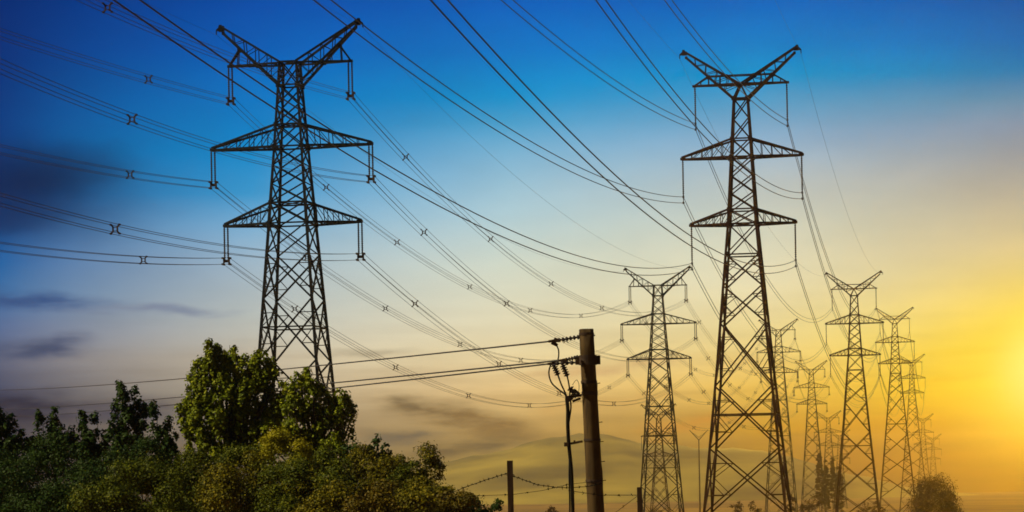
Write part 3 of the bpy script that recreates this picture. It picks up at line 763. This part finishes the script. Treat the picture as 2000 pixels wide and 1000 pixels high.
def tree(px, d, shoots, mat, label, leaf, group=None, name='tree', cat='tree', trunk_r=.14, density=62, core=None):
    """shoots: list of (px, top row, width px, base row): upright leafy plumes that make up the crown"""
    shoots = [(*UN(a, b), w, UN(a, e)[1]) for a, b, w, e in shoots]; px = UN(px, 800)[0]
    d = d*.79; x = (px-1000)/F*d; gz = ground(x, d)
    root = empty(name, (x, d, gz)); tag(root, label, cat, group)
    o = np.array([x, d, gz]); CC, NN = [], []; m = MB(); k1 = d/F
    zsplit = min(EYE+(HOR-s[3])*k1 for s in shoots) - gz
    trunk_top = Vector((0, 0, max(zsplit-.2, .8)))
    for (sx, ty, sw, by_) in shoots:
        xs_, zt_, zb_, w_ = (sx-px)*k1, EYE+(HOR-ty)*k1-gz, EYE+(HOR-by_)*k1-gz, sw*k1
        dy0 = rng.uniform(-.5, .5)*w_*1.0
        # limb to the plume
        root_p = Vector((xs_*.75, dy0*.6, zb_)); tip = Vector((xs_, dy0, zt_-.12)); mid = trunk_top.lerp(root_p, .55)+Vector((0, 0, -.05))
        m.tube([trunk_top-Vector((0, 0, .1)), mid, root_p, root_p.lerp(tip, .55)+Vector((rng.normal()*.04, 0, 0)), tip], [trunk_r*.5, trunk_r*.36, trunk_r*.26, trunk_r*.15, .008], 6)
        h = zt_-zb_; nsub = max(5, int(8*w_*h/.5))
        for q in range(nsub):
            t = rng.random()**.8; rad = w_/2*(1-.72*t**1.6)
            a = rng.random()*6.283; r0 = rad*math.sqrt(rng.random())*.9
            L_ = rng.uniform(.18, .38)*min(1, h*.6+.3)
            p0 = np.array([lerp(root_p.x, tip.x, t)+math.cos(a)*r0, lerp(root_p.y, tip.y, t)+math.sin(a)*r0, zb_+h*t*.97-L_*.75])
            dr = np.array([math.cos(a)*.30*r0/rad, math.sin(a)*.30*r0/rad, 1.0]); dr /= np.linalg.norm(dr)
            nl = int(density*rng.uniform(.7, 1.2)*L_/.4)
            tt = rng.random(nl); pos = p0 + dr*tt[:, None]*L_
            rd = rng.normal(size=(nl, 3)); rd[:, 2] *= .6
            rd /= np.linalg.norm(rd, axis=1, keepdims=True)
            pos += rd*(.05+.115*(1-tt[:, None]*.7))*rng.uniform(.4, 1.45, (nl, 1))
            CC.append(pos); NN.append(rd*.9 + np.array([0, 0, .4]) + rng.normal(size=(nl, 3))*.3)
    C = np.concatenate(CC); Nn = np.concatenate(NN); n = len(C)
    mesh_obj('crown', leaves_mesh('crown', C, Nn, leaf*rng.uniform(.55, 1.3, n), mat, .66, .35), root)
    m.tube([(0, 0, -.3), (0, 0, .3), trunk_top*.5+Vector((.04, .02, 0)), trunk_top], [trunk_r*1.5, trunk_r*1.1, trunk_r*.9, trunk_r*.7], 9)
    m.build('trunk', M_bark, root, True)
    return n
L_mid = leaf_mat('leaf_fresh_green', (.045, .074, .002), (.15, .195, .006), (.42, .43, .020), .16)
L_shade = leaf_mat('leaf_green_shade_toned', (.008, .022, .004), (.022, .050, .006), (.060, .098, .012), .07)  # green darkened and dulled: shade on the left-hand plants put into the leaf colour
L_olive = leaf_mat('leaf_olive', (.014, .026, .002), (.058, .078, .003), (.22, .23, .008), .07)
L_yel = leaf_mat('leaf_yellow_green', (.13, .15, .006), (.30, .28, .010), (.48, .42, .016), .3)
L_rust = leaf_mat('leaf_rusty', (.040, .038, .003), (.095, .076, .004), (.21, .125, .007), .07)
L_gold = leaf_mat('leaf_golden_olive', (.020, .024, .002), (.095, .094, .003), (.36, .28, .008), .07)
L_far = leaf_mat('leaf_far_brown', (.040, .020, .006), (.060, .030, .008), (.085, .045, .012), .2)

nl = 0
big = [(388, 690, 44, 800), (405, 662, 36, 760), (425, 672, 38, 770), (447, 666, 40, 760), (470, 690, 42, 780), (492, 690, 44, 780), (510, 684, 40, 760), (530, 700, 42, 790),
       (370, 720, 44, 830), (362, 770, 40, 860), (400, 740, 70, 850), (440, 730, 80, 850), (480, 740, 80, 860), (520, 750, 70, 860), (545, 765, 40, 840),
       (350, 800, 30, 860), (385, 800, 70, 890), (430, 800, 80, 890), (480, 810, 80, 890), (530, 810, 60, 890), (345, 785, 22, 850),
       (398, 668, 17, 740), (415, 690, 17, 750), (436, 676, 16, 740), (457, 684, 18, 750), (482, 704, 18, 770), (502, 678, 16, 740), (520, 698, 18, 760), (541, 716, 18, 790), (380, 700, 18, 780), (362, 742, 18, 820), (552, 742, 20, 820), (545, 780, 50, 880), (560, 800, 46, 890)]
nl += tree(448, 101, big, L_mid, 'tall bushy leafy green tree standing before the left pylon, highest of the trees', .108, 'leafy trees', density=88)
sec = [(575, 740, 30, 810), (590, 722, 32, 800), (610, 735, 34, 800), (632, 752, 36, 830), (655, 768, 36, 840), (676, 762, 30, 830), (686, 785, 26, 850), (560, 770, 40, 850),
       (590, 780, 60, 870), (630, 790, 70, 880), (665, 810, 50, 890), (600, 830, 70, 900), (650, 840, 70, 900), (565, 820, 46, 880),
       (583, 722, 16, 790), (600, 716, 15, 790), (618, 732, 16, 800), (560, 742, 18, 820), (645, 756, 17, 820), (665, 760, 16, 820), (683, 764, 17, 820), (692, 790, 18, 850), (570, 765, 30, 850)]
nl += tree(618, 99, sec, L_mid, 'rounded leafy green tree right of the tallest tree, hiding the left pylon feet', .104, 'leafy trees', density=72)
nl += tree(252, 102, [(240, 737, 30, 820), (263, 755, 28, 840), (226, 780, 26, 850), (250, 790, 50, 880), (282, 782, 22, 850), (275, 820, 46, 890), (222, 820, 44, 890), (250, 845, 90, 925), (225, 855, 50, 925), (278, 855, 50, 925)], L_shade, 'dark pointed sapling with two upright shoots, tallest of the left row', .10, 'dark saplings along the left edge', 'sapling', 'sapling', .06, 105)
nl += tree(312, 101, [(303, 778, 22, 850), (326, 815, 22, 870), (312, 830, 50, 900), (335, 845, 40, 910), (305, 850, 50, 925)], L_shade, 'dark narrow sapling squeezed between the two shoot sapling and the tall leafy tree', .10, 'dark saplings along the left edge', 'sapling', 'sapling', .06, 105)
nl += tree(178, 102, [(188, 797, 20, 860), (165, 802, 20, 860), (178, 830, 46, 890), (200, 840, 36, 910), (150, 845, 40, 910), (178, 852, 80, 925)], L_shade, 'low dark sapling with twin tips left of the tallest sapling', .10, 'dark saplings along the left edge', 'sapling', 'sapling', .06, 105)
nl += tree(108, 102, [(77, 795, 20, 860), (110, 793, 24, 860), (96, 815, 26, 870), (138, 822, 26, 870), (105, 840, 70, 910), (130, 850, 60, 915), (78, 850, 60, 915), (60, 845, 30, 910)], L_shade, 'broad dark sapling with several ragged tips near the left edge', .10, 'dark saplings along the left edge', 'sapling', 'sapling', .06, 105)
nl += tree(8, 101, [(2, 784, 34, 850), (20, 805, 26, 860), (40, 830, 30, 880), (5, 830, 60, 890), (-20, 800, 50, 890), (60, 850, 36, 910), (10, 845, 80, 920), (30, 855, 60, 920)], L_shade, 'dark leafy sapling cut off by the left edge of the picture', .10, 'dark saplings along the left edge', 'sapling', 'sapling', .06, 105)
nl += tree(738, 100, [(722, 862, 20, 905), (738, 848, 22, 900), (752, 868, 18, 905), (742, 880, 34, 920)], L_shade, 'small dark shrub poking above the hedge right of the leafy trees', .12, None, 'shrub', 'shrub', .05, 62)
nl += tree(690, 98, [(688, 852, 20, 900), (672, 862, 24, 905), (700, 866, 22, 905)], L_shade, 'small dark shrub directly at the right foot of the rounded tree', .12, None, 'shrub', 'shrub', .05, 62)

BUSH = [  # px, top row, width px, distance, material, label
 (-20, 872, 150, 97, L_shade, 'dark green bush at the left edge below the cut off sapling'),
 (95, 866, 150, 98, L_shade, 'dark green bush below the broad ragged sapling'),
 (205, 868, 140, 97, L_shade, 'dark green bush between the twin tipped sapling and the tallest sapling'),
 (305, 862, 130, 97, L_shade, 'deep green bush below the narrow sapling'),
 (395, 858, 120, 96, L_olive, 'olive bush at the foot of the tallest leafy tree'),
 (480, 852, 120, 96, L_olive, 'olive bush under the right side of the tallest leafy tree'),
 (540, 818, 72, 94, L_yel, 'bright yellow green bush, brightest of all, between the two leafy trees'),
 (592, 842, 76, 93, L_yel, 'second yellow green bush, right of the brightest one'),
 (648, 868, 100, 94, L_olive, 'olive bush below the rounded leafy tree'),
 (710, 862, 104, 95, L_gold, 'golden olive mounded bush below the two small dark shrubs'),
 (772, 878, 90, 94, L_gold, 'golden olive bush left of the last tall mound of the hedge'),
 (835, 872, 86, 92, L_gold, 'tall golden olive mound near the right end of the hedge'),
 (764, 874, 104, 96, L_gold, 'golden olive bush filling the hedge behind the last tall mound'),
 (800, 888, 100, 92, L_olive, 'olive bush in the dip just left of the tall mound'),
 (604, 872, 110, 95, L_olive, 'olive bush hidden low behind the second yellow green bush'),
 (30, 905, 160, 91, L_shade, 'very dark bush low in the left corner of the hedge'),
 (150, 898, 150, 91, L_shade, 'dark bush low in the hedge below the twin tipped sapling'),
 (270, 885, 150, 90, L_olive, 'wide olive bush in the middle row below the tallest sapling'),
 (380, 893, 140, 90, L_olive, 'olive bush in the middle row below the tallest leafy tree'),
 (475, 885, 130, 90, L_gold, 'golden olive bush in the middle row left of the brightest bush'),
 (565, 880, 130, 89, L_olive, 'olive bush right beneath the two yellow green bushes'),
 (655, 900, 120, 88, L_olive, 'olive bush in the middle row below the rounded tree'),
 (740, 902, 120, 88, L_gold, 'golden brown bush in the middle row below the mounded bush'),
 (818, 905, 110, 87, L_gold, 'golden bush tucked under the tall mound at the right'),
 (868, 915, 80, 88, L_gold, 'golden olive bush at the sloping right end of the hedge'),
 (-5, 945, 150, 82, L_shade, 'nearly black bush in the bottom left corner'),
 (110, 935, 150, 82, L_shade, 'dark green front bush right of the corner bush'),
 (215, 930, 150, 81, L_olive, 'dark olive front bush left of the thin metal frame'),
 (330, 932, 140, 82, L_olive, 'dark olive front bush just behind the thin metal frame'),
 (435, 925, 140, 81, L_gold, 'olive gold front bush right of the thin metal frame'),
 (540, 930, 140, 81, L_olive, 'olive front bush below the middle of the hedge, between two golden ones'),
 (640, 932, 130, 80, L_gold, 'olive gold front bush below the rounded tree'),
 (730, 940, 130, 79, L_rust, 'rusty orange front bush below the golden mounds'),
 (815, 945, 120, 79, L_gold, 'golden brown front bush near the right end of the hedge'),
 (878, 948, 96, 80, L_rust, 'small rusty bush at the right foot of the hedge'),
 (922, 966, 84, 84, L_shade, 'low dark bush beside the right end of the hedge'),
 (964, 974, 60, 84, L_shade, 'lowest dark bush left of the square post'),
]
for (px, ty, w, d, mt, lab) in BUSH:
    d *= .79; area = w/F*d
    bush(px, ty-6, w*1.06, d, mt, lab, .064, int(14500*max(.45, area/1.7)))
# vegetation far off on the plain
def far_tree(px, ty, wpx, d, label, kind='tree', cat='tree', group=None, n=2600, leaf=.32, low=.3, nc=34):
    return bush(px, ty, wpx, d, L_far, label, leaf, n, kind, cat, group, low, nc)
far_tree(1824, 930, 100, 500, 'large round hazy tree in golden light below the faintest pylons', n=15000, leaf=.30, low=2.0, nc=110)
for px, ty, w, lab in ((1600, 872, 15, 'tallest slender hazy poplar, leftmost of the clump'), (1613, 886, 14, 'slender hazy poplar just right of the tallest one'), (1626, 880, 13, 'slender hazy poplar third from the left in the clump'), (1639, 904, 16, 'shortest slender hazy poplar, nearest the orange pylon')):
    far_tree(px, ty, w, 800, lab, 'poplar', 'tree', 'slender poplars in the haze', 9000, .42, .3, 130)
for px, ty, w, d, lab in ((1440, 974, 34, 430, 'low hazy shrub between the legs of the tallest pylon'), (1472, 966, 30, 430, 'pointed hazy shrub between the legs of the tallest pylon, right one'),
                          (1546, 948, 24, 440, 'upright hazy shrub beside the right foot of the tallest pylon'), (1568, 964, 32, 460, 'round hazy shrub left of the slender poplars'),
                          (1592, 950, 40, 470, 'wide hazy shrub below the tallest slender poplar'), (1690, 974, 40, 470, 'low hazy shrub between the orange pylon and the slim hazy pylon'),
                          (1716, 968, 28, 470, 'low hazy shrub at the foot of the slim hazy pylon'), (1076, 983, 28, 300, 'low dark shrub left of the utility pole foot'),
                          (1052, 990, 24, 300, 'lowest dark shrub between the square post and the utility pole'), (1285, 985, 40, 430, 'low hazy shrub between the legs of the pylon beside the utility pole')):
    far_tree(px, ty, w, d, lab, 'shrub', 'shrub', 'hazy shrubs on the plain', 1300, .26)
print('leaves in trees', nl)


# ------------------------------------------------------------------ haze
hz = MB(); hz.box((150, 1560, 10.0), 3700, 3900, 90.8)
hm = bpy.data.materials.new('haze'); hm.use_nodes = True; ht = hm.node_tree; ht.nodes.clear()
ho = ht.nodes.new('ShaderNodeOutputMaterial'); hv = ht.nodes.new('ShaderNodeVolumePrincipled')
hv.inputs['Color'].default_value = (.98, .89, .58, 1); hv.inputs['Density'].default_value = .00018; hv.inputs['Anisotropy'].default_value = .9
ht.links.new(hv.outputs[0], ho.inputs['Volume'])
h_o = hz.build('haze', hm); h_o['kind'] = 'stuff'
